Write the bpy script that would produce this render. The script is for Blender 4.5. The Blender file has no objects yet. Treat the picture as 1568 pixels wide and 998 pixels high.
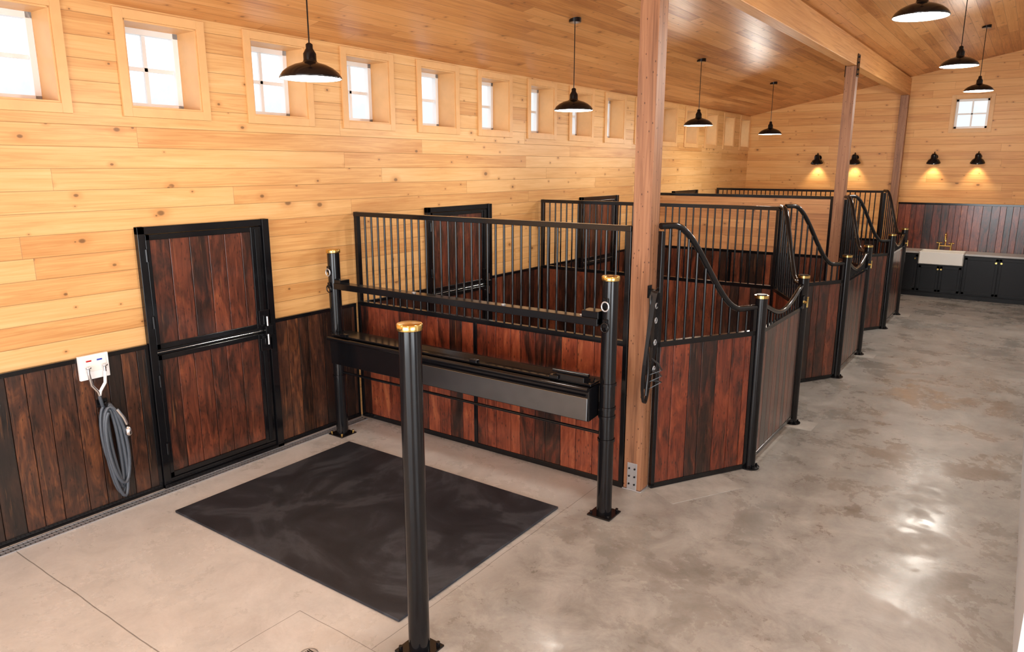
import bpy, math, random
from mathutils import Vector, Matrix
random.seed(4)
S = bpy.context.scene
S.view_settings.view_transform = 'Standard'
S.view_settings.look = 'None'
S.view_settings.exposure = 0.15

# ------------------------------------------------------------------ materials
class NT:
    def __init__(s, name):
        s.m = bpy.data.materials.new(name); s.m.use_nodes = True
        s.t = s.m.node_tree; s.n = s.t.nodes; s.l = s.t.links
        s.b = s.n['Principled BSDF']
    def new(s, t, **k):
        n = s.n.new(t)
        for a, v in k.items(): setattr(n, a, v)
        return n
    def put(s, sock, v):
        if isinstance(v, bpy.types.NodeSocket): s.l.new(v, sock)
        else: sock.default_value = v
    def math(s, op, a, b=0.0, c=None):
        n = s.new('ShaderNodeMath', operation=op)
        s.put(n.inputs[0], a); s.put(n.inputs[1], b)
        if c is not None: s.put(n.inputs[2], c)
        return n.outputs[0]
    def pos(s):
        g = s.new('ShaderNodeNewGeometry'); x = s.new('ShaderNodeSeparateXYZ')
        s.l.new(g.outputs['Position'], x.inputs[0])
        return x.outputs[0], x.outputs[1], x.outputs[2]
    def comb(s, x, y, z):
        n = s.new('ShaderNodeCombineXYZ')
        s.put(n.inputs[0], x); s.put(n.inputs[1], y); s.put(n.inputs[2], z)
        return n.outputs[0]
    def noise(s, vec, scale=1, detail=3, rough=.5, dist=0):
        n = s.new('ShaderNodeTexNoise'); s.put(n.inputs['Vector'], vec)
        n.inputs['Scale'].default_value = scale; n.inputs['Detail'].default_value = detail
        n.inputs['Roughness'].default_value = rough; n.inputs['Distortion'].default_value = dist
        return n.outputs[0]
    def ramp(s, fac, stops, interp='LINEAR'):
        n = s.new('ShaderNodeValToRGB'); s.put(n.inputs[0], fac)
        cr = n.color_ramp; cr.interpolation = interp
        while len(cr.elements) < len(stops): cr.elements.new(.5)
        for e, (p, c) in zip(cr.elements, stops):
            e.position = p; e.color = (c[0], c[1], c[2], 1) if len(c) == 3 else c
        return n.outputs[0]
    def mix(s, fac, a, b, mode='MIX'):
        n = s.new('ShaderNodeMix', data_type='RGBA', blend_type=mode)
        s.put(n.inputs[0], fac)
        s.put(n.inputs[6], (a[0], a[1], a[2], 1) if isinstance(a, tuple) else a)
        s.put(n.inputs[7], (b[0], b[1], b[2], 1) if isinstance(b, tuple) else b)
        return n.outputs[2]
    def step(s, v, lo, hi):
        n = s.new('ShaderNodeMapRange', interpolation_type='SMOOTHSTEP')
        s.put(n.inputs[0], v); n.inputs[1].default_value = lo; n.inputs[2].default_value = hi
        return n.outputs[0]
    def bump(s, h, strength=.3, dist=.01):
        n = s.new('ShaderNodeBump'); n.inputs['Strength'].default_value = strength
        n.inputs['Distance'].default_value = dist; s.put(n.inputs['Height'], h)
        s.l.new(n.outputs[0], s.b.inputs['Normal'])

def srgb(r, g, b):
    f = lambda c: (c/255/12.92) if c/255 <= .04045 else ((c/255+.055)/1.055)**2.4
    return (f(r), f(g), f(b))

def simple(name, col, rough=.5, metal=0, emit=None, es=0, noise=.0, coat=0, spec=.5):
    t = NT(name)
    x, y, z = t.pos()
    f = t.noise(t.comb(x, y, z), 9, 4)
    c = t.mix(f, tuple(v*(1-noise) for v in col), tuple(min(1, v*(1+noise)) for v in col))
    t.put(t.b.inputs['Base Color'], c)
    t.b.inputs['Roughness'].default_value = rough; t.b.inputs['Metallic'].default_value = metal
    t.b.inputs['Specular IOR Level'].default_value = spec
    t.b.inputs['Coat Weight'].default_value = coat; t.b.inputs['Coat Roughness'].default_value = .08
    if emit:
        t.b.inputs['Emission Color'].default_value = (*emit, 1); t.b.inputs['Emission Strength'].default_value = es
    return t.m

def pine(name, la, aa, w, dark, mid, light, rough=.45, knots=1.0, rv=.22):
    t = NT(name); p = dict(zip('XYZ', t.pos()))
    L, A = p[la], p[aa]; O = p[[k for k in 'XYZ' if k not in (la, aa)][0]]
    q = t.math('DIVIDE', A, w); row = t.math('FLOOR', q); fr = t.math('FRACT', q)
    wn = t.new('ShaderNodeTexWhiteNoise', noise_dimensions='1D'); t.put(wn.inputs['W'], row)
    Ls = t.math('DIVIDE', t.math('ADD', L, t.math('MULTIPLY', wn.outputs[0], 9.7)), 3.3)
    seg = t.math('FLOOR', Ls); fl = t.math('FRACT', Ls)
    w2 = t.new('ShaderNodeTexWhiteNoise', noise_dimensions='2D'); t.put(w2.inputs['Vector'], t.comb(row, seg, 0))
    rid = w2.outputs[0]
    off = t.math('MULTIPLY', rid, 37.0)
    grain = t.noise(t.comb(t.math('MULTIPLY', L, 1.1), t.math('ADD', t.math('MULTIPLY', A, 30.0), off), t.math('MULTIPLY', O, 6.0)), 1, 6, .65, 1.2)
    broad = t.noise(t.comb(t.math('MULTIPLY', L, .8), t.math('ADD', t.math('MULTIPLY', A, 6.0), off), 0.0), 1, 3)
    v = t.math('ADD', t.math('MULTIPLY', t.math('SUBTRACT', rid, .5), rv), t.math('ADD', t.math('MULTIPLY', grain, .62), t.math('MULTIPLY', broad, .38)))
    c = t.ramp(v, [(.26, dark), (.5, mid), (.74, light)])
    def knot(c, sl, sa, thr, s0, s1):
        vo = t.new('ShaderNodeTexVoronoi', voronoi_dimensions='2D')
        t.put(vo.inputs['Vector'], t.comb(t.math('ADD', t.math('MULTIPLY', L, sl), t.math('MULTIPLY', off, 1.3)), t.math('ADD', t.math('MULTIPLY', A, sa), off), 0.0)); vo.inputs['Scale'].default_value = 1.0
        sepc = t.new('ShaderNodeSeparateColor'); t.l.new(vo.outputs['Color'], sepc.inputs[0])
        sel = t.step(sepc.outputs[0], thr, thr+.05)
        size = t.math('ADD', s0, t.math('MULTIPLY', t.math('POWER', sepc.outputs[1], 2.0), s1))
        dn = t.math('DIVIDE', vo.outputs['Distance'], size)
        kd = t.math('SUBTRACT', 1.0, t.step(dn, .5, 1.15)); halo = t.math('SUBTRACT', 1.0, t.step(dn, .8, 3.6))
        c = t.mix(t.math('MULTIPLY', t.math('MULTIPLY', halo, sel), .55*knots), c, dark)
        return t.mix(t.math('MULTIPLY', t.math('MULTIPLY', kd, sel), .8*knots), c, tuple(x*.28 for x in dark))
    c = knot(c, 1.7, 2.6, .55, .026, .045)
    c = knot(c, 3.3, 4.6, .66, .026, .035)
    g1 = t.math('ADD', t.math('SUBTRACT', 1.0, t.step(fr, .008, .03)), t.step(fr, .985, .998))
    g2 = t.math('MULTIPLY', t.math('SUBTRACT', 1.0, t.step(fl, .0005, .0015)), .8)
    g = t.math('MINIMUM', t.math('ADD', g1, g2), 1.0)
    c = t.mix(t.math('MULTIPLY', g, .6), c, tuple(x*.35 for x in dark))
    t.put(t.b.inputs['Base Color'], c)
    t.b.inputs['Roughness'].default_value = rough
    h = t.math('SUBTRACT', t.math('MULTIPLY', grain, .12), g)
    t.bump(h, .35, .006)
    return t.m

def boards_mat(name, stops, rough=.18, coat=.4, rw=.48):
    t = NT(name)
    g = t.new('ShaderNodeNewGeometry'); r = g.outputs['Random Per Island']
    x, y, z = t.pos(); off = t.math('MULTIPLY', r, 50.0)
    gr = t.noise(t.comb(t.math('ADD', t.math('MULTIPLY', x, 30.0), off), t.math('MULTIPLY', y, 30.0), t.math('MULTIPLY', z, 1.6)), 1, 7, .7, 1.6)
    bl = t.noise(t.comb(t.math('ADD', t.math('MULTIPLY', x, 9.0), off), t.math('MULTIPLY', y, 9.0), t.math('MULTIPLY', z, 2.4)), 1, 4, .65, 1.4)
    v = t.math('ADD', t.math('ADD', t.math('MULTIPLY', r, rw), (.5-rw)*.5), t.math('ADD', t.math('MULTIPLY', gr, .55), t.math('MULTIPLY', t.math('SUBTRACT', bl, .5), 1.0)))
    c = t.ramp(v, stops)
    vo = t.new('ShaderNodeTexVoronoi'); t.put(vo.inputs['Vector'], t.comb(t.math('ADD', t.math('MULTIPLY', x, 7.0), off), t.math('MULTIPLY', y, 7.0), t.math('MULTIPLY', z, 2.4)))
    c = t.mix(t.math('MULTIPLY', t.math('SUBTRACT', 1.0, t.step(vo.outputs['Distance'], .09, .22)), .8), c, (.008,.004,.003))
    sk = t.noise(t.comb(t.math('ADD', t.math('MULTIPLY', x, 60.0), off), t.math('MULTIPLY', y, 60.0), t.math('MULTIPLY', z, 2.5)), 1, 3, .6, .5)
    c = t.mix(t.math('MULTIPLY', t.step(sk, .60, .74), .25), c, srgb(178,118,72))
    t.put(t.b.inputs['Base Color'], c)
    t.put(t.b.inputs['Roughness'], t.math('ADD', rough, t.math('MULTIPLY', gr, .25)))
    t.b.inputs['Coat Weight'].default_value = coat; t.b.inputs['Coat Roughness'].default_value = .12
    t.bump(gr, .15, .003)
    return t.m

M = {}
M['wall_pine_y'] = pine('pine_wall_boards_y', 'Y', 'Z', .158, srgb(192,132,72), srgb(219,168,106), srgb(234,190,132))
M['wall_pine_x'] = pine('pine_wall_boards_x', 'X', 'Z', .158, srgb(196,130,66), srgb(222,162,94), srgb(236,184,118))
M['ceil_pine'] = pine('pine_ceiling_boards', 'Y', 'X', .135, srgb(168,102,52), srgb(214,150,88), srgb(234,176,114), rough=.38, knots=.75, rv=.32)
M['pine_light'] = pine('partition_pine_boards', 'X', 'Z', .14, srgb(140,92,58), srgb(184,130,84), srgb(204,154,104), rough=.4)
bs = [(.25,srgb(20,12,10)),(.43,srgb(48,26,18)),(.60,srgb(82,41,27)),(.78,srgb(114,58,37)),(1.0,srgb(146,88,56))]
M['boards'] = boards_mat('stained_redwood_boards', bs)
M['boards_door'] = boards_mat('stained_redwood_door_boards', bs, rw=.2)
M['boards_red'] = boards_mat('stained_redwood_boards_red', [(.22,srgb(26,14,11)),(.38,srgb(58,27,18)),(.55,srgb(98,42,26)),(.76,srgb(130,62,38)),(1.0,srgb(164,96,60))])
M['boards_dark'] = boards_mat('stained_redwood_boards_dark', [(.24,srgb(18,13,11)),(.46,srgb(40,25,18)),(.64,srgb(68,39,26)),(.82,srgb(108,64,38)),(1.0,srgb(146,98,58))])
M['trim_pine'] = simple('pine_trim', srgb(222,172,114), .45, noise=.12)
M['black'] = simple('black_powder_coated_steel', (.0045,.0045,.0055), .14, 0, noise=.1, spec=.42)
M['blacksat'] = simple('black_satin_steel', (.006,.006,.007), .35, 0, noise=.1, spec=.22)
M['graphite'] = simple('brushed_dark_steel', (.20,.21,.22), .26, 1.0, noise=.15)
M['brass'] = simple('polished_brass', srgb(222,188,112), .2, 1.0)
M['galv'] = simple('galvanized_steel', (.55,.57,.60), .4, .8, noise=.15)
M['chrome'] = simple('chrome', (.75,.76,.78), .15, 1.0)
M['vinyl'] = simple('white_vinyl', srgb(240,240,240), .35)
M['white'] = simple('white_painted_wall', srgb(205,207,210), .6, noise=.03)
M['porcelain'] = simple('white_porcelain', srgb(240,238,232), .12)
M['stone'] = simple('grey_stone_countertop', srgb(175,172,168), .25, noise=.15)
M['leather'] = simple('black_leather', (.010,.009,.009), .35)
M['hose'] = simple('grey_rubber_hose', srgb(74,80,88), .38)
M['shadein'] = simple('white_enamel', srgb(235,235,232), .4, emit=(1,.96,.9), es=.4)
M['bulb'] = simple('lit_bulb', (1,.95,.85), .3, emit=(1,.93,.82), es=9)
M['red'] = simple('red_valve', srgb(180,30,30), .3)
M['blue'] = simple('blue_valve', srgb(30,60,170), .3)

t = NT('rubber_mat'); x, y, z = t.pos()
n1 = t.noise(t.comb(t.math('MULTIPLY', x, 1.0), t.math('MULTIPLY', y, 1.0), 0.0), 1.1, 8, .6, 2.2); n2 = t.noise(t.comb(x, y, 0.0), 90, 3)
c = t.ramp(n1, [(.36, srgb(30,32,37)), (.50, srgb(40,42,48)), (.58, srgb(58,61,67)), (.66, srgb(46,48,55)), (.8, srgb(76,79,86))])
t.put(t.b.inputs['Base Color'], c); t.b.inputs['Roughness'].default_value = .5; t.b.inputs['Specular IOR Level'].default_value = .3
t.bump(n2, .3, .002); M['rubber'] = t.m

t = NT('cedar_post'); x, y, z = t.pos()
gr = t.noise(t.comb(t.math('MULTIPLY', x, 30.0), t.math('MULTIPLY', y, 30.0), t.math('MULTIPLY', z, 1.2)), 1, 6, .6, 1.0)
c = t.ramp(gr, [(.25, srgb(104,68,46)), (.5, srgb(146,100,70)), (.78, srgb(176,128,92))])
vo = t.new('ShaderNodeTexVoronoi'); t.put(vo.inputs['Vector'], t.comb(t.math('MULTIPLY', x, 6.0), t.math('MULTIPLY', y, 6.0), t.math('MULTIPLY', z, 3.0)))
c = t.mix(t.math('SUBTRACT', 1.0, t.step(vo.outputs['Distance'], .08, .16)), c, srgb(70,40,25))
t.put(t.b.inputs['Base Color'], c); t.b.inputs['Roughness'].default_value = .5; t.bump(gr, .2, .004); M['post'] = t.m
t = NT('beam_timber'); x, y, z = t.pos()
gr = t.noise(t.comb(t.math('MULTIPLY', x, 25.0), t.math('MULTIPLY', y, .8), t.math('MULTIPLY', z, 25.0)), 1, 6, .6, 1.0)
c = t.ramp(gr, [(.25, srgb(180,122,70)), (.5, srgb(214,156,96)), (.78, srgb(230,180,120))])
t.put(t.b.inputs['Base Color'], c); t.b.inputs['Roughness'].default_value = .5; t.bump(gr, .2, .004); M['beam'] = t.m

# concrete
t = NT('polished_concrete'); x, y, z = t.pos()
p = t.comb(x, y, 0.0)
big = t.noise(p, .55, 5, .6, .8); med = t.noise(p, 2.8, 9, .74, .5); fine = t.noise(p, 40, 4, .7)
b1 = t.noise(p, 1.3, 10, .74, .3); blot = t.step(b1, .46, .66)
b2 = t.step(t.noise(t.comb(t.math('ADD', x, 31.0), y, 0.0), 3.6, 10, .76, .3), .53, .66)
base = t.ramp(med, [(.26, srgb(120,117,111)), (.5, srgb(158,156,151)), (.74, srgb(188,186,181))])
base = t.mix(t.math('MULTIPLY', blot, .42), base, srgb(120,115,106))
base = t.mix(t.math('MULTIPLY', b2, .34), base, srgb(104,98,89))
base = t.mix(t.math('MULTIPLY', t.step(big, .48, .68), .35), base, srgb(187,185,181))
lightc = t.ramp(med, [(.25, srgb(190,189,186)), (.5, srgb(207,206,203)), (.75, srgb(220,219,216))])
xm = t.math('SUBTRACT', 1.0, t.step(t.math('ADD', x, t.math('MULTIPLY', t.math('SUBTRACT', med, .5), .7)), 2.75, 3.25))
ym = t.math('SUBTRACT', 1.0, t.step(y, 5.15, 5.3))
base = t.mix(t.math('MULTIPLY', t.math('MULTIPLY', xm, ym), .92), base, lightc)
base = t.mix(t.math('MULTIPLY', fine, .2), base, (.3,.295,.285), 'MULTIPLY')
def jl(v, at, w=.004):
    return t.math('SUBTRACT', 1.0, t.step(t.math('ABSOLUTE', t.math('SUBTRACT', v, at)), w*.5, w))
wob = t.math('MULTIPLY', t.math('SUBTRACT', t.noise(p, 3, 2), .5), .02)
xw = t.math('ADD', x, wob); yw = t.math('ADD', y, wob)
J = t.math('MULTIPLY', jl(yw, 1.78, .005), t.math('LESS_THAN', x, 2.4))
J = t.math('MAXIMUM', J, t.math('MULTIPLY', jl(yw, 2.5, .003), t.math('MULTIPLY', t.math('GREATER_THAN', x, 2.4), t.math('LESS_THAN', x, 3.1))))
J = t.math('MAXIMUM', J, t.math('MULTIPLY', jl(xw, 2.4, .003), t.math('LESS_THAN', y, 2.5)))
J = t.math('MAXIMUM', J, t.math('MULTIPLY', jl(xw, 3.04, .003), t.math('MULTIPLY', t.math('GREATER_THAN', y, 2.5), t.math('LESS_THAN', y, 5.2))))
base = t.mix(t.math('MULTIPLY', J, .7), base, srgb(84,80,74))
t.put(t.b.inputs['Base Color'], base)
shiny = t.step(b1, .42, .6)
t.put(t.b.inputs['Roughness'], t.math('ADD', .40, t.math('SUBTRACT', t.math('MULTIPLY', med, .15), t.math('MULTIPLY', shiny, .28))))
t.bump(t.math('SUBTRACT', t.math('MULTIPLY', med, .3), J), .15, .006)
M['concrete'] = t.m
t = NT('light_concrete'); x, y, z = t.pos()
n = t.noise(t.comb(x, y, z), 5, 8, .7)
t.put(t.b.inputs['Base Color'], t.ramp(n, [(.3, srgb(150,147,141)), (.7, srgb(186,183,177))])); t.b.inputs['Roughness'].default_value = .5
M['pad'] = t.m

# ------------------------------------------------------------------ builder
class B:
    def __init__(s, name, origin=(0,0,0), bevel=.003):
        s.name = name; s.o = Vector(origin); s.v = []; s.f = []; s.mi = []; s.sm = []; s.mats = []; s.F = Matrix.Identity(4); s.bev = bevel
    def mat(s, k):
        if k not in s.mats: s.mats.append(k)
        return s.mats.index(k)
    def frame(s, p0=None, p1=None):
        if p0 is None: s.F = Matrix.Identity(4); return 0
        d = Vector((p1[0]-p0[0], p1[1]-p0[1], 0)); L = d.length
        s.F = Matrix.Translation((p0[0], p0[1], 0)) @ Matrix.Rotation(math.atan2(d.y, d.x), 4, 'Z'); return L
    def add(s, vs, fs, k, sm=False):
        b = len(s.v); s.v += [(s.F @ Vector(v)) - s.o for v in vs]
        m = s.mat(k)
        for f in fs: s.f.append([b+i for i in f]); s.mi.append(m); s.sm.append(sm)
    def box(s, a, b, k):
        (x0,y0,z0),(x1,y1,z1) = a, b
        x0,x1=min(x0,x1),max(x0,x1); y0,y1=min(y0,y1),max(y0,y1); z0,z1=min(z0,z1),max(z0,z1)
        vs=[(x0,y0,z0),(x1,y0,z0),(x1,y1,z0),(x0,y1,z0),(x0,y0,z1),(x1,y0,z1),(x1,y1,z1),(x0,y1,z1)]
        s.add(vs,[(0,3,2,1),(4,5,6,7),(0,1,5,4),(1,2,6,5),(2,3,7,6),(3,0,4,7)],k)
    def tube(s, pts, r, k, n=10, caps=True, closed=False):
        P=[Vector(p) for p in pts]; m=len(P); vs=[]; fs=[]
        T=[]
        for i in range(m):
            a=P[i-1] if (i>0 or closed) else P[i]; c=P[(i+1)%m] if (i<m-1 or closed) else P[i]
            T.append((c-a).normalized())
        u=T[0].orthogonal().normalized()
        for i in range(m):
            u=(u-T[i]*u.dot(T[i])).normalized(); w=T[i].cross(u)
            for j in range(n):
                a=2*math.pi*j/n; vs.append(P[i]+(u*math.cos(a)+w*math.sin(a))*(r[i] if isinstance(r,(list,tuple)) else r))
        R=m if closed else m-1
        for i in range(R):
            for j in range(n):
                i2=(i+1)%m; fs.append((i*n+j,i*n+(j+1)%n,i2*n+(j+1)%n,i2*n+j))
        s.add(vs,fs,k,True)
        if caps and not closed:
            s.add(vs[:n],[tuple(range(n))[::-1]],k); s.add(vs[-n:],[tuple(range(n))],k)
    def cyl(s,p0,p1,r,k,n=20): s.tube([p0,p1],r,k,n)
    def lathe(s,prof,c,k,n=32,M4=None):
        vs=[];fs=[]
        for (r,z) in prof:
            for j in range(n):
                a=2*math.pi*j/n; v=Vector((r*math.cos(a),r*math.sin(a),z))
                if M4 is not None: v=M4@v
                vs.append(v+Vector(c))
        for i in range(len(prof)-1):
            for j in range(n): fs.append((i*n+j,i*n+(j+1)%n,(i+1)*n+(j+1)%n,(i+1)*n+j))
        s.add(vs,fs,k,True)
    def strap(s, pts, w, th, k, wd=(0,1,0)):
        P=[Vector(p) for p in pts]; W=Vector(wd)*w/2; vs=[]; fs=[]
        for i,p in enumerate(P):
            a=P[max(i-1,0)]; c=P[min(i+1,len(P)-1)]; N=(c-a).cross(W).normalized()*th/2
            vs+= [p+W+N,p-W+N,p-W-N,p+W-N]
        for i in range(len(P)-1):
            for j in range(4): fs.append((i*4+j,i*4+(j+1)%4,(i+1)*4+(j+1)%4,(i+1)*4+j))
        m=len(vs); fs+=[(3,2,1,0),(m-4,m-3,m-2,m-1)]
        s.add(vs,fs,k)
    def boards(s, x0, x1, y0, y1, z0, z1, w, k, jitter=.25):
        x=x0
        while x<x1-.01:
            ww=w*(1+random.uniform(-jitter,jitter)); e=min(x+ww,x1)
            if x1-e<w*.35: e=x1
            s.box((x+.0025,y0,z0),(e-.0025,y1,z1),k); x=e
    def boards_y(s, x0, x1, y0, y1, z0, z1, w, k, jitter=.25):
        y=y0
        while y<y1-.01:
            e=min(y+w*(1+random.uniform(-jitter,jitter)),y1)
            if y1-e<w*.35: e=y1
            s.box((x0,y+.0025,z0),(x1,e-.0025,z1),k); y=e
    def done(s, parent=None):
        me=bpy.data.meshes.new(s.name); me.from_pydata([tuple(v) for v in s.v],[],s.f)
        for k in s.mats: me.materials.append(M[k])
        me.polygons.foreach_set('material_index',s.mi); me.polygons.foreach_set('use_smooth',s.sm)
        import bmesh
        bm=bmesh.new(); bm.from_mesh(me); bmesh.ops.recalc_face_normals(bm,faces=bm.faces); bm.to_mesh(me); bm.free()
        me.update(); ob=bpy.data.objects.new(s.name,me); ob.location=s.o; S.collection.objects.link(ob)
        if s.bev:
            b=ob.modifiers.new('bevel','BEVEL'); b.width=s.bev; b.segments=2; b.limit_method='ANGLE'; b.angle_limit=math.radians(50)
        if parent: ob.parent=parent; ob.location=s.o-parent.location
        return ob

def light(name, kind, loc, energy, col=(1,1,1), parent=None, rot=(0,0,0), **k):
    d=bpy.data.lights.new(name,kind); d.energy=energy; d.color=col
    for a,v in k.items(): setattr(d,a,v)
    o=bpy.data.objects.new(name,d); S.collection.objects.link(o); o.rotation_euler=rot
    o.location=loc
    if parent: o.parent=parent; o.location=Vector(loc)-parent.location
    return o

# ------------------------------------------------------------------ room shell
YB, YF = -4.5, 18.1
XR, XW = 6.03, 10.0
RID = 6.6
WT = .34
def cz(x): return 3.89+.2*x if x<=RID else 3.89+.2*RID-.2*(x-RID)
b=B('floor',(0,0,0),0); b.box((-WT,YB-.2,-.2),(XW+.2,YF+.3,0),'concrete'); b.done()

WY=[2.24+1.108*i for i in range(-5,15)]; WH=.30; WZ0,WZ1=3.15,3.80
b=B('wall_left',(0,0,0),0)
b.box((-WT,YB-.2,0),(0,YF+.3,WZ0),'wall_pine_y'); b.box((-WT,YB-.2,WZ1),(0,YF+.3,4.0),'wall_pine_y')
e=YB-.2
for y in WY:
    b.box((-WT,e,WZ0),(0,y-WH,WZ1),'wall_pine_y'); e=y+WH
b.box((-WT,e,WZ0),(0,YF+.3,WZ1),'wall_pine_y'); b.done()

def window(idx, frame, c, hw, z0, z1, depth=.31):
    b=B('window_%d'%idx,(c[0],c[1],(z0+z1)/2),.002); b.F=frame
    tw=.07; g=.002
    for (a,d) in (((-hw-tw,g,z0-tw),(-hw,.022,z1+tw)),((hw,g,z0-tw),(hw+tw,.022,z1+tw)),((-hw,g,z1),(hw,.022,z1+tw)),((-hw,g,z0-tw),(hw,.022,z0))): b.box(a,d,'trim_pine')
    r=.014
    b.box((-hw,-depth,z0),(-hw+r,.01,z1),'trim_pine'); b.box((hw-r,-depth,z0),(hw,.01,z1),'trim_pine')
    b.box((-hw,-depth,z1-r),(hw,.01,z1),'trim_pine'); b.box((-hw,-depth,z0),(hw,.012,z0+r),'trim_pine')
    y0,y1=-depth+.0,-depth+.065; f=.045
    b.box((-hw+r,y0,z0+r),(-hw+r+f,y1,z1-r),'vinyl'); b.box((hw-r-f,y0,z0+r),(hw-r,y1,z1-r),'vinyl')
    b.box((-hw+r,y0,z0+r),(hw-r,y1,z0+r+f),'vinyl'); b.box((-hw+r,y0,z1-r-f),(hw-r,y1,z1-r),'vinyl')
    zm=(z0+z1)/2
    b.box((-.016,y0+.02,z0+r+f),(.016,y1-.02,z1-r-f),'vinyl'); b.box((-hw+r+f,y0+.02,zm-.016),(hw-r-f,y1-.02,zm+.016),'vinyl')
    b.done()
for i,y in enumerate(WY):
    window(i+1, Matrix.Translation((0,y,0))@Matrix.Rotation(-math.pi/2,4,'Z'), (0,y), WH, WZ0, WZ1)

fx, fz0, fz1, fh = 4.56, 3.46, 4.08, .31
b=B('wall_far',(0,0,0),0)
def gable(b,x0,x1,y0,y1,z0,k):
    vs=[]
    for y in (y0,y1): vs+=[(x0,y,z0),(x1,y,z0),(x1,y,cz(x1)),(x0,y,cz(x0))]
    b.add(vs,[(0,1,2,3),(7,6,5,4),(0,4,5,1),(1,5,6,2),(2,6,7,3),(3,7,4,0)],k)
b.box((0,YF,0),(fx-fh,YF+.3,fz0),'wall_pine_x'); gable(b,0,fx-fh,YF,YF+.3,fz0,'wall_pine_x')
b.box((fx-fh,YF,0),(fx+fh,YF+.3,fz0),'wall_pine_x'); gable(b,fx-fh,fx+fh,YF,YF+.3,fz1,'wall_pine_x')
b.box((fx+fh,YF,0),(XR,YF+.3,fz0),'wall_pine_x'); gable(b,fx+fh,XR,YF,YF+.3,fz0,'wall_pine_x'); b.done()
window(len(WY)+1, Matrix.Translation((fx,YF,0))@Matrix.Rotation(math.pi,4,'Z'), (fx,YF), fh, fz0, fz1, .15)
b=B('wall_right',(0,0,0),0); b.box((XR,4.2,0),(XR+.25,YF+.3,cz(XR)),'white'); b.box((XR+.25,4.2,0),(XW+.2,4.4,4.9),'white'); b.done()
b=B('wall_wing_right',(0,0,0),0)
b.box((XW,YB-.2,0),(XW+.2,-2.2,4.6),'white'); b.box((XW,-2.2,3.0),(XW+.2,2.2,4.6),'white'); b.box((XW,2.2,0),(XW+.2,4.4,4.6),'white'); b.done()
b=B('wall_back',(0,0,0),0)
b.box((0,YB-.2,0),(1.6,YB,3.2),'wall_pine_x'); b.box((8.0,YB-.2,0),(XW,YB,3.2),'wall_pine_x')
gable(b,0,RID,YB-.2,YB,3.2,'wall_pine_x'); gable(b,RID,XW,YB-.2,YB,3.2,'wall_pine_x'); b.done()
b=B('ceiling',(0,0,0),0)
def slab(x0,x1,y0,y1,th=.15):
    vs=[]
    for y in (y0,y1): vs+=[(x0,y,cz(x0)),(x1,y,cz(x1)),(x1,y,cz(x1)+th),(x0,y,cz(x0)+th)]
    b.add(vs,[(0,1,2,3),(7,6,5,4),(0,4,5,1),(1,5,6,2),(2,6,7,3),(3,7,4,0)],'ceil_pine')
slab(-WT,RID,YB-.2,YF+.3); slab(RID,XW+.2,YB-.2,4.4); b.done()

# ------------------------------------------------------------------ timber posts + beam
PX=3.32; P=[5.27,8.85,12.43,16.0]
b=B('ceiling_beam',(PX,9,4.3),.006); b.box((PX-.075,YB,4.19),(PX+.075,YF,cz(PX)-.02),'beam'); b.done()
for i,y in enumerate([5.33,12.43,17.98]):
    b=B('timber_post',(PX,y,2),.006)
    b.box((PX-.078,y-.078,.012),(PX+.078,y+.078,4.187),'post')
    if i==0:
        b.box((PX-.045,y-.084,.0),(PX+.045,y-.079,.25),'galv'); b.box((PX-.088,y-.088,0),(PX+.088,y+.088,.01),'galv')
        for zz in (.06,.13,.2):
            for xx in (-.025,.025): b.cyl((PX+xx,y-.09,zz),(PX+xx,y-.083,zz),.009,'blacksat',6)
    if i<2:
        b.box((PX-.086,y-.09,4.03),(PX-.079,y+.09,4.36),'black'); b.box((PX+.079,y-.09,4.03),(PX+.086,y+.09,4.36),'black')
        for zz in (4.07,4.14,4.24,4.32): b.cyl((PX+.084,y,zz),(PX+.1,y,zz),.014,'black',6); b.cyl((PX-.1,y,zz),(PX-.084,y,zz),.014,'black',6)
    b.done()

# ------------------------------------------------------------------ doors on left wall
DY=[(2.96,4.18),(6.38,7.62),(9.98,11.22),(13.58,14.82)]
def door(i,y0,y1):
    b=B('door_%d'%i,(0,(y0+y1)/2,1.1),.003); H=2.23
    b.box((.001,y0,0),(.05,y0+.06,H),'black'); b.box((.001,y1-.07,0),(.065,y1,H),'black'); b.box((.001,y0,H-.06),(.05,y1,H),'black')
    b.box((.001,y0,.0),(.065,y1,.035),'black'); b.box((.001,y0+.06,.035),(.045,y1-.07,.075),'black')
    a,c=y0+.065,y1-.075
    for (z0,z1) in ((.08,1.165),(1.215,H-.065)):
        b.box((.004,a,z0),(.012,c,z1),'blacksat')
        b.boards_y(.012,.03,a+.02,c-.1,z0+.04,z1-.04,.165,'boards_door',.12)
        b.box((.01,a,z0),(.042,a+.035,z1),'black'); b.box((.01,c-.11,z0),(.045,c,z1),'black')
        b.box((.01,a,z0),(.042,c,z0+.045),'black'); b.box((.01,a,z1-.045),(.042,c,z1),'black')
        b.box((.045,c-.075,z0+.02),(.055,c-.035,z1-.02),'blacksat')
    b.box((.02,a,1.168),(.034,c,1.21),'blacksat'); b.box((.036,a,1.185),(.042,c-.02,1.193),'chrome')
    b.box((.045,c-.10,1.25),(.065,c+.02,1.39),'black'); b.box((.045,c-.10,1.0),(.065,c+.02,1.12),'black')
    b.cyl((.085,c-.03,1.06),(.085,c-.03,1.16),.012,'chrome',10); b.cyl((.085,c-.03,1.24),(.085,c-.03,1.33),.012,'chrome',10)
    b.box((.05,c-.05,1.145),(.082,c+.03,1.235),'black')
    for zz in (.35,.95,1.45,2.0): b.cyl((.055,y0+.055,zz-.05),(.055,y0+.055,zz+.05),.012,'black',10)
    b.done()
for i,(a,c) in enumerate(DY): door(i+1,a,c)

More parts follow.
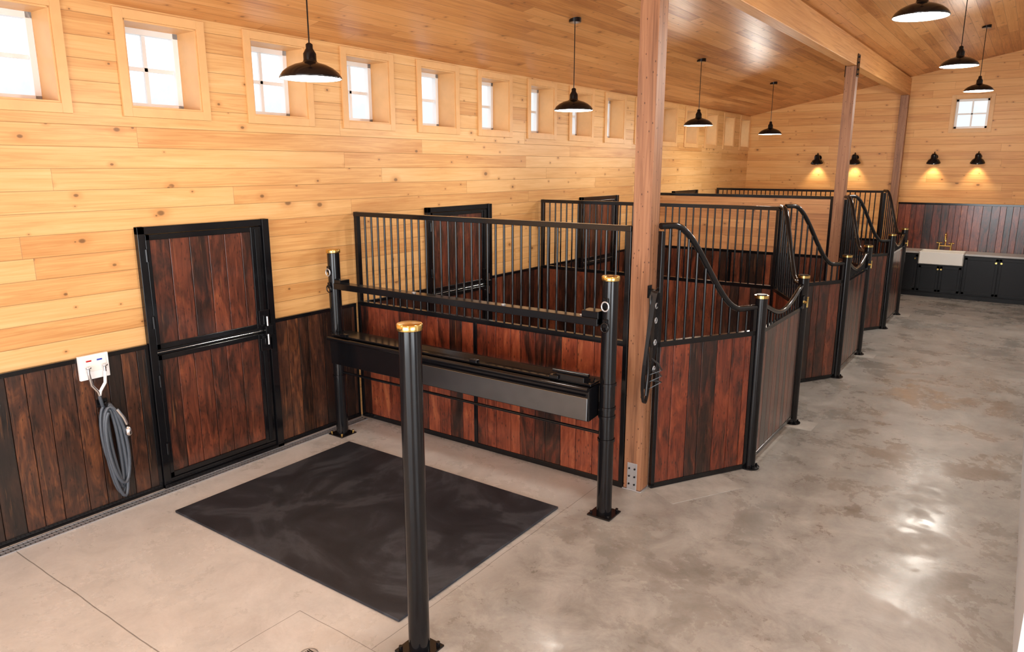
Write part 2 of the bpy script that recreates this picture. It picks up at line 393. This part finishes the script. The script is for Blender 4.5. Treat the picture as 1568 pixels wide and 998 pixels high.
seg=[(YB,2.955,'boards_dark'),(4.185,5.23,'boards_dark'),(5.32,6.375,'boards'),(7.625,8.81,'boards'),(8.89,9.975,'boards'),(11.225,12.39,'boards'),(12.47,13.575,'boards'),(14.825,15.96,'boards'),(16.04,YF,'boards')]
for i,(a,c,k) in enumerate(seg):
    b=B('baseboard_left_wainscot' ,(0,(a+c)/2,.6),.002)
    b.box((.0005,a,.0),(.008,c,1.25),'blacksat'); b.boards_y(.008,.026,a+.01,c-.01,.04,1.24,.15,k)
    b.box((.001,a,1.24),(.036,c,1.275),'black'); b.box((.001,a,.0),(.034,c,.045),'black')
    b.box((.002,c-.03,.02),(.033,c,1.25),'black')
    b.done()

b=B('trench_drain_grate',(.12,2,0),0)
b.box((.068,YB+.5,.001),(.08,5.2,.008),'galv'); b.box((.155,YB+.5,.001),(.167,5.2,.008),'galv')
b.box((.112,YB+.5,.001),(.123,5.2,.007),'galv')
y=YB+.5
while y<5.18:
    b.box((.08,y,.001),(.155,y+.022,.006),'galv'); y+=.032
b.box((.08,YB+.5,.0005),(.155,5.2,.002),'blacksat'); b.done()
b=B('floor_drain',(2.78,2.26,0),0); b.lathe([(.0,.004),(.035,.004),(.045,.006),(.055,.003),(.056,.0)],(2.78,2.26,0),'galv',24)
for k in range(5): b.box((2.75,2.235+.012*k,.004),(2.81,2.240+.012*k,.0065),'blacksat')
b.done()
b=B('rubber_stall_mat',(1.8,3.7,0),.004); b.box((.53,2.77,.001),(2.99,4.6,.02),'rubber'); b.done()

# ------------------------------------------------------------------ partitions
TOP=2.24
def partition(name,y,x1,kind,board):
    b=B(name,(x1/2,y,1.1),.003); x0=.04
    b.box((x0,y-.025,.0),(x1,y+.025,.05),'black'); b.box((x0,y-.025,1.25),(x1,y+.025,1.295),'black')
    for xx in (x0,(x0+x1)/2-.02,x1-.04): b.box((xx,y-.026,.04),(xx+.04,y+.026,1.26),'black')
    b.box((x0+.04,y-.004,.05),(x1-.04,y+.004,1.25),'blacksat')
    b.boards(x0+.04,(x0+x1)/2-.02,y-.019,y+.019,.05,1.25,.14,board); b.boards((x0+x1)/2+.02,x1-.04,y-.019,y+.019,.05,1.25,.14,board)
    b.box((x0,y-.025,1.29),(x0+.045,y+.025,TOP),'black'); b.box((x1-.045,y-.025,1.29),(x1,y+.025,TOP),'black')
    b.box((x0,y-.03,TOP-.045),(x1,y+.03,TOP),'black')
    if kind=='bars':
        n=int((x1-x0-.09)/.092)
        for i in range(1,n): 
            xx=x0+.045+(x1-x0-.09)*i/n; b.cyl((xx,y,1.29),(xx,y,TOP-.04),.0105,'black',8)
    else:
        b.box((x0+.04,y-.02,1.295),(x1-.04,y+.02,TOP-.045),'pine_light')
    b.done()
partition('stall_partition',P[0],3.235,'bars','boards_red')
partition('stall_partition',P[1],3.40,'bars','boards')
partition('stall_partition',P[2],3.235,'wood','boards')
partition('stall_partition',P[3],3.40,'bars','boards')

def swan(s):
    t=max(0,min(1,(s-.12)/.72)); t=t*t*(3-2*t); return 1.50+.74*(1-t)
GX=3.98; G0,G1=1.06,2.50
def stall_front(i,y):
    E=bpy.data.objects.new('stall_front',None); E.location=(GX,y+1.78,0); S.collection.objects.link(E)
    for j,(A,C) in enumerate((((3.425,y+.11),(GX-.03,y+G0-.05)),((3.425,y+3.48),(GX-.03,y+G1+.05)))):
        b=B('angled_panel_%d'%(j+1),(A[0],A[1],0),.003); L=b.frame(A,C)
        b.box((0,-.022,.005),(L,.022,.05),'black'); b.box((0,-.022,1.25),(L,.022,1.295),'black')
        b.box((0,-.022,.02),(.035,.022,2.2),'black'); b.box((L-.035,-.022,.02),(L,.022,1.5),'black')
        b.box((.03,-.004,.05),(L-.03,.004,1.25),'blacksat')
        b.boards(.035,L-.035,-.017,.017,.05,1.25,.14,'boards_red' if i==0 else 'boards')
        pts=[(L*k/28,0,swan(k/28)) for k in range(29)]
        b.tube(pts,.026,'black',12)
        n=int(L/.088)
        for k in range(1,n): b.cyl((L*k/n,0,1.29),(L*k/n,0,swan(k/n)),.0105,'black',8)
        b.done(E)
        if i==0 and j==0:
            b=B('footing_strip',(A[0],A[1],0),0); L=b.frame(A,C); b.box((.0,-.33,.0005),(L*.72,-.0,.003),'pad'); b.done(E)
    for j,yy in enumerate((y+G0,y+G1)):
        b=B('gate_post_%d'%(j+1),(GX,yy,0),.002)
        b.cyl((GX,yy,0),(GX,yy,1.58),.053,'black',28); b.cyl((GX,yy,1.58),(GX,yy,1.605),.06,'brass',28); b.cyl((GX,yy,1.604),(GX,yy,1.612),.045,'blacksat',28)
        b.cyl((GX,yy,0),(GX,yy,.012),.09,'black',28)
        for a in range(4): b.cyl((GX+.072*math.cos(a*1.57+.78),yy+.072*math.sin(a*1.57+.78),.0),(GX+.072*math.cos(a*1.57+.78),yy+.072*math.sin(a*1.57+.78),.03),.009,'black',6)
        b.done(E)
    b=B('swing_gate',(GX,y+G0+.06,0),.003); L=b.frame((GX,y+G0+.065),(GX,y+G1-.065))
    b.box((0,-.02,.07),(L,.02,.11),'black'); b.box((0,-.02,1.25),(L,.02,1.29),'black')
    b.box((0,-.02,.07),(.04,.02,1.5),'black'); b.box((L-.04,-.02,.07),(L,.02,1.5),'black')
    b.box((.03,-.004,.1),(L-.03,.004,1.26),'blacksat')
    b.boards(.04,L-.04,-.015,.015,.11,1.25,.13,'boards' )
    yk=lambda s:1.50-.15*math.sin(math.pi*s)**1.3
    b.tube([(L*k/20,0,yk(k/20)) for k in range(21)],.024,'black',12)
    for k in range(1,14): b.cyl((L*k/14,0,1.28),(L*k/14,0,yk(k/14)),.009,'black',8)
    for zz in (.3,1.15): b.box((-.03,-.03,zz),(.03,.03,zz+.05),'black'); b.cyl((-.012,-.03,zz-.02),(-.012,-.03,zz+.07),.012,'black')
    b.box((L-.06,-.04,1.27),(L+.02,-.02,1.40),'black'); b.cyl((L-.03,-.075,1.34),(L-.03,-.03,1.34),.016,'brass',14); b.box((L-.045,-.085,1.29),(L-.015,-.07,1.40),'brass')
    b.done(E)
    b=B('footing_pad',(GX,y+G1,0),.003); b.box((GX-.02,y+G1-.16,.0005),(GX+.24,y+G1+.14,.004),'pad'); b.done(E)
for i in range(3): stall_front(i,P[i])
# ------------------------------------------------------------------ grooming stocks
def gpost(x,y,ring):
    b=B('grooming_stall_post',(x,y,0),.002)
    b.cyl((x,y,0),(x,y,1.88),.06,'black',36)
    b.lathe([(.06,1.875),(.069,1.878),(.069,1.905),(.065,1.912),(.0,1.914)],(x,y,0),'brass',36)
    b.box((x-.1,y-.1,0),(x+.1,y+.1,.012),'black')
    for a in (-1,1):
        for c in (-1,1): b.cyl((x+a*.075,y+c*.075,.01),(x+a*.075,y+c*.075,.035),.012,'brass' if ring==1 else 'black',6)
    if ring:
        for zz in (1.72,1.56):
            b.box((x-.02,y-.075,zz-.03),(x+.02,y-.05,zz+.03),'black')
            b.tube([(x+.03*math.cos(a*math.pi/8),y-.078,zz-.03+.035*math.sin(a*math.pi/8)) for a in range(16)],.006,'black' if zz<1.6 else 'galv',8,closed=True)
        for zz in (.67,.93): b.cyl((x,y,zz-.05),(x,y,zz-.03),.068,'black',28); b.cyl((x,y,zz+.14),(x,y,zz+.16),.068,'black',28)
    b.done()
gpost(.28,4.74,1); gpost(3.33,4.74,2); gpost(3.26,2.66,0)

b=B('hitching_rail',(1.8,4.74,1.58),.004)
b.box((.345,4.67,1.545),(3.265,4.79,1.585),'black'); b.box((.345,4.665,1.53),(3.265,4.675,1.59),'black')
for xx in (1.35,2.35,3.1): b.cyl((xx,4.73,1.58),(xx,4.73,1.595),.02,'galv',14)
b.box((3.12,4.68,1.53),(3.265,4.8,1.64),'black'); b.box((.345,4.68,1.53),(.43,4.8,1.62),'black')
b.done()
b=B('kick_box_crossbar',(1.8,4.7,.93),.005)
def prism(x0,x1,sec,k):
    vs=[]
    for xx in (x0,x1): vs+=[(xx,a,z) for a,z in sec]
    b.add(vs,[(0,1,2,3),(7,6,5,4),(0,4,5,1),(1,5,6,2),(2,6,7,3),(3,7,4,0)],k)
prism(.35,3.26,[(4.585,.80),(4.83,.82),(4.83,1.08),(4.575,1.06)],'black')
prism(1.35,3.25,[(4.566,.805),(4.59,.805),(4.59,.99),(4.570,.99)],'graphite')
b.tube([(.35,4.56,1.06),(3.26,4.56,1.06)],.02,'black',10); b.box((.35,4.6,1.075),(3.26,4.82,1.095),'black')
prism(1.45,3.24,[(4.556,1.0),(4.575,1.0),(4.72,1.115),(4.70,1.125)],'black')
for xx in (.5,1.3,2.1,2.9): b.box((xx,4.58,1.09),(xx+.08,4.62,1.12),'black')
b.box((2.95,4.60,1.09),(3.2,4.68,1.135),'black'); b.cyl((2.9,4.64,1.145),(3.22,4.64,1.145),.014,'black',10)
b.done()
b=B('lower_crossbar',(1.8,4.74,.67),0); b.cyl((.345,4.74,.67),(3.265,4.74,.67),.013,'black',12)
b.done()

b=B('hanging_halter',(PX+.1,5.2,1.5),0)
hx=PX+.092; hy=5.26
b.box((hx-.010,hy-.03,1.68),(hx+.0,hy+.03,1.78),'black'); b.tube([(hx,hy,1.75),(hx+.05,hy,1.74),(hx+.07,hy,1.77)],.008,'black',8)
for k in range(5):
    w=.04+.011*k; top=1.745; bot=1.27-.12*k+.02
    pts=[]
    for a in range(25):
        t2=2*math.pi*a/24; pts.append((hx+.045+.014*k*math.cos(t2)*.6,hy-.045+(w)*math.sin(t2)*(1+.3*math.sin(t2*2)), (top+bot)/2+(top-bot)/2*math.cos(t2)))
    b.strap(pts,.026,.006,'leather',wd=(1,0,0))
for zz in (1.62,1.5,1.32,1.1): 
    b.tube([(hx+.06,hy+.0+.018*math.cos(a*math.pi/6),zz+.022*math.sin(a*math.pi/6)) for a in range(12)],.005,'galv',6,closed=True)
for k in range(3):
    b.strap([(hx+.03,hy-.02,1.2-.1*k),(hx+.10,hy-.01,1.15-.07*k),(hx+.13,hy-.0,1.10-.05*k),(hx+.03,hy-.03,1.05-.06*k)],.022,.006,'leather',wd=(0,1,0))
b.tube([(hx+.03,hy-.01,1.74)]+[(hx+.04,hy-.08+.014*math.sin(k*.8),1.7-.062*k) for k in range(14)],.011,'leather',8)
b.done()

# ------------------------------------------------------------------ hose + valve box
b=B('wash_station_valve_box',(0,2.5,1.2),.003)
b.box((.037,2.40,1.10),(.065,2.62,1.29),'vinyl'); b.box((.06,2.42,1.16),(.07,2.60,1.275),'porcelain'); b.box((.0265,2.41,1.11),(.037,2.61,1.23),'vinyl')
b.box((.068,2.45,1.24),(.075,2.49,1.252),'red'); b.box((.068,2.53,1.24),(.075,2.57,1.252),'blue')
for yy in (2.45,2.57): b.cyl((.065,yy,1.18),(.1,yy,1.18),.012,'chrome',10); b.cyl((.095,yy,1.19),(.095,yy,1.14),.011,'chrome',10); b.lathe([(.0,0),(.022,.0),(.022,.012),(0,.012)],(.1,yy,1.195),'chrome',10)
b.tube([(.095,2.45,1.15),(.095,2.46,1.06),(.09,2.50,1.0),(.09,2.51,.965)],.012,'chrome',10); b.tube([(.095,2.57,1.15),(.095,2.56,1.06),(.09,2.52,1.0),(.09,2.51,.965)],.012,'vinyl',10)
b.done()
b=B('coiled_garden_hose',(.1,2.57,.5),0)
b.box((.027,2.5,.86),(.05,2.58,.92),'black'); b.tube([(.05,2.54,.89),(.11,2.54,.87),(.13,2.54,.91)],.01,'black',8)
pts=[(.085,2.51,.96),(.09,2.52,.88)]
N=6*24
for a in range(N):
    th=2*math.pi*a/24; k=a/N
    w=.042+.028*math.sin(k*9)+.01; bot=.10+.14*math.sin(k*7+1)**2; top=.86+.025*math.sin(k*11)
    c=(bot+top)/2; h=(top-bot)/2
    pts.append((.06+.07*k+.008*math.sin(th*2), 2.56+w*math.sin(th)+.04*(1-math.cos(th))*.5, c+h*math.cos(th)))
b.tube(pts,.0135,'hose',8)
b.tube([(.14,2.60,.84),(.15,2.64,.76),(.15,2.66,.70)],.014,'chrome',10); b.lathe([(.012,.08),(.024,.06),(.028,.02),(.016,.0),(0,.0)],(.15,2.665,.60),'chrome',16)
b.done()

# ------------------------------------------------------------------ pendants
def pendant(x,y,z,en=70):
    E=bpy.data.objects.new('pendant_lamp',None); E.location=(x,y,z); S.collection.objects.link(E)
    b=B('shade',(x,y,z),0)
    b.lathe([(.208,0),(.212,.006),(.207,.016),(.19,.042),(.155,.070),(.11,.092),(.065,.104),(.048,.112),(.044,.125),(.044,.165),(.032,.185),(.024,.2),(.024,.225),(.012,.235),(.0,.236)],(x,y,z),'black',40)
    b.lathe([(.205,.002),(.185,.036),(.145,.062),(.09,.082),(0,.09)],(x,y,z),'shadein',40)
    b.done(E)
    b=B('cord_and_canopy',(x,y,z),0); top=cz(x)
    b.cyl((x,y,z+.23),(x,y,top-.03),.005,'black',8); b.cyl((x,y,top-.035),(x,y,top+.01),.065,'black',24); b.done(E)
    b=B('bulb',(x,y,z),0)
    b.lathe([(0,.0),(.02,.004),(.034,.022),(.034,.04),(.02,.07),(.014,.09)],(x,y,z+.0),'bulb',16); b.done(E)
    light('lamp_light','POINT',(x,y,z-.03),en,(1,.94,.85),E,shadow_soft_size=.14)
for y in (-.2,3.46,7.0,10.6,14.2): pendant(1.64,y,3.29,50 if y<5 else (65 if y<12 else 95))
for y in (-.2,3.42,7.0,10.6,14.2): pendant(4.88,y,3.88,60 if y<5 else (85 if y<12 else 130))

for x in (1.66,2.45,4.0,4.79):
    z=2.84; y=YF
    E=bpy.data.objects.new('barn_wall_sconce',None); E.location=(x,y,z); S.collection.objects.link(E)
    b=B('fixture',(x,y,z),0)
    b.tube([(x,y-.001,z+.06),(x,y-.025,z+.06)],.06,'black',20)
    b.tube([(x,y-.02,z+.06),(x,y-.08,z+.13),(x,y-.15,z+.16),(x,y-.19,z+.12),(x,y-.19,z+.07)],.012,'black',8)
    R=Matrix.Rotation(math.radians(12),4,'X')
    b.lathe([(.135,-.07),(.13,-.05),(.10,.0),(.06,.03),(.055,.10),(.035,.13),(0,.132)],(x,y-.19,z+.0),'black',28,R)
    b.lathe([(.13,-.066),(.09,-.01),(.0,.02)],(x,y-.19,z+.0),'shadein',28,R)
    b.done(E)
    light('sconce_light','SPOT',(x,y-.14,z-.06),18,(1,.84,.58),E,(math.radians(10),0,0),spot_size=math.radians(85),spot_blend=.7,shadow_soft_size=.04)

# ------------------------------------------------------------------ sink area
b=B('trim_backsplash',(4.7,YF,1.4),.002)
b.box((3.41,YF-.01,.9),(XR,YF-.001,1.9),'blacksat'); b.boards(3.42,XR-.01,YF-.03,YF-.01,.9,1.9,.13,'boards_red'); b.box((3.41,YF-.045,1.9),(XR,YF-.001,1.94),'black'); b.done()
CY=YF-.66
b=B('base_cabinet',(4.7,YF-.3,.45),.004)
b.box((3.44,CY+.03,.0),(XR-.01,YF-.035,.09),'blacksat'); b.box((3.44,CY+.02,.09),(3.985,YF-.035,.91),'blacksat'); b.box((4.815,CY+.02,.09),(XR-.01,YF-.035,.91),'blacksat'); b.box((3.985,CY+.02,.09),(4.815,YF-.035,.69),'blacksat')
for (a,c,z0,z1) in ((3.46,3.98,.12,.88),(4.01,4.395,.12,.66),(4.405,4.79,.12,.66),(4.83,5.41,.12,.88),(5.42,6.0,.12,.88)):
    b.box((a,CY,z0),(c,CY+.02,z1),'blacksat')
    b.box((a,CY-.008,z0),(a+.05,CY,z1),'blacksat'); b.box((c-.05,CY-.008,z0),(c,CY,z1),'blacksat'); b.box((a,CY-.008,z1-.05),(c,CY,z1),'blacksat'); b.box((a,CY-.008,z0),(c,CY,z0+.05),'blacksat')
for xx,zz in ((3.93,.8),(4.37,.6),(4.43,.6),(5.37,.8),(5.46,.8)): b.cyl((xx,CY-.035,zz),(xx,CY-.008,zz),.018,'brass',14)
b.done()
b=B('countertop',(4.7,YF-.3,.93),.004)
b.box((3.43,CY-.02,.912),(3.985,YF-.034,.95),'stone'); b.box((4.815,CY-.02,.912),(XR-.004,YF-.034,.95),'stone'); b.box((3.985,YF-.14,.912),(4.815,YF-.034,.95),'stone'); b.done()
b=B('farmhouse_sink',(4.4,YF-.4,.82),.012)
sx0,sx1,sy0,sy1=3.99,4.81,CY-.05,YF-.145
b.box((sx0,sy0,.695),(sx1,sy0+.03,.958),'porcelain'); b.box((sx0,sy1-.03,.695),(sx1,sy1,.955),'porcelain'); b.box((sx0,sy0,.695),(sx0+.03,sy1,.955),'porcelain'); b.box((sx1-.03,sy0,.695),(sx1,sy1,.955),'porcelain'); b.box((sx0,sy0,.695),(sx1,sy1,.72),'porcelain'); b.done()
b=B('brass_bridge_faucet',(4.4,YF-.09,1.0),0)
fy=YF-.09
for dx in (-.11,.11):
    b.cyl((4.4+dx,fy,.95),(4.4+dx,fy,1.08),.018,'brass',12); b.cyl((4.4+dx,fy,.95),(4.4+dx,fy,.965),.032,'brass',16)
    b.cyl((4.4+dx-.055,fy,1.10),(4.4+dx+.055,fy,1.10),.012,'brass',10); b.cyl((4.4+dx,fy,1.07),(4.4+dx,fy,1.11),.022,'brass',12)
b.cyl((4.29,fy,1.04),(4.51,fy,1.04),.015,'brass',12)
b.tube([(4.4,fy,1.04),(4.4,fy,1.22)]+[(4.4,fy-.09+.09*math.cos(a*math.pi/10),1.22+.09*math.sin(a*math.pi/10)) for a in range(11)]+[(4.4,fy-.18,1.17)],.016,'brass',12)
b.done()

# ------------------------------------------------------------------ camera
cam=bpy.data.cameras.new('camera'); co=bpy.data.objects.new('camera',cam); S.collection.objects.link(co)
co.location=(5.8,0,2.7); co.rotation_euler=(math.radians(90-12.45),0,math.radians(35.4))
cam.sensor_width=36; cam.lens=1105/1568*36; cam.clip_start=.05; S.camera=co

# ------------------------------------------------------------------ world & added fill lights
w=bpy.data.worlds.new('sky'); S.world=w; w.use_nodes=True; nt=w.node_tree
bg=nt.nodes['Background']; tc=nt.nodes.new('ShaderNodeTexCoord'); sp=nt.nodes.new('ShaderNodeSeparateXYZ'); cr=nt.nodes.new('ShaderNodeValToRGB')
nz=nt.nodes.new('ShaderNodeTexNoise'); nz.inputs['Scale'].default_value=14; nz.inputs['Detail'].default_value=5; nz.inputs['Roughness'].default_value=.65
mu=nt.nodes.new('ShaderNodeMath'); mu.operation='MULTIPLY_ADD'; mu.inputs[1].default_value=-.14
nt.links.new(tc.outputs['Generated'],nz.inputs['Vector']); nt.links.new(nz.outputs[0],mu.inputs[0])
nt.links.new(tc.outputs['Generated'],sp.inputs[0]); nt.links.new(sp.outputs[2],mu.inputs[2]); nt.links.new(mu.outputs[0],cr.inputs[0]); nt.links.new(cr.outputs[0],bg.inputs[0])
E=cr.color_ramp.elements
E[0].position=0.0; E[0].color=(.48,.53,.56,1); E[1].position=.35; E[1].color=(.86,.93,1,1)
n=E.new(.015); n.color=(.53,.58,.61,1); n=E.new(.035); n.color=(.88,.93,1,1)
bg.inputs[1].default_value=1.8
light('added_fill_back','AREA',(4.8,YB-.1,1.6),500,(.93,.965,1),None,(math.radians(105),0,0),shape='RECTANGLE',size=6.2,size_y=3.1)  # fill lamp added in the unseen back opening, tilted up to lift the ceiling
light('added_fill_side','AREA',(XW+.1,0,1.5),290,(.93,.965,1),None,(math.radians(105),0,math.radians(90)),shape='RECTANGLE',size=4.2,size_y=2.9)  # second added fill lamp, set in the unseen wing wall opening
print('BUILD OK')
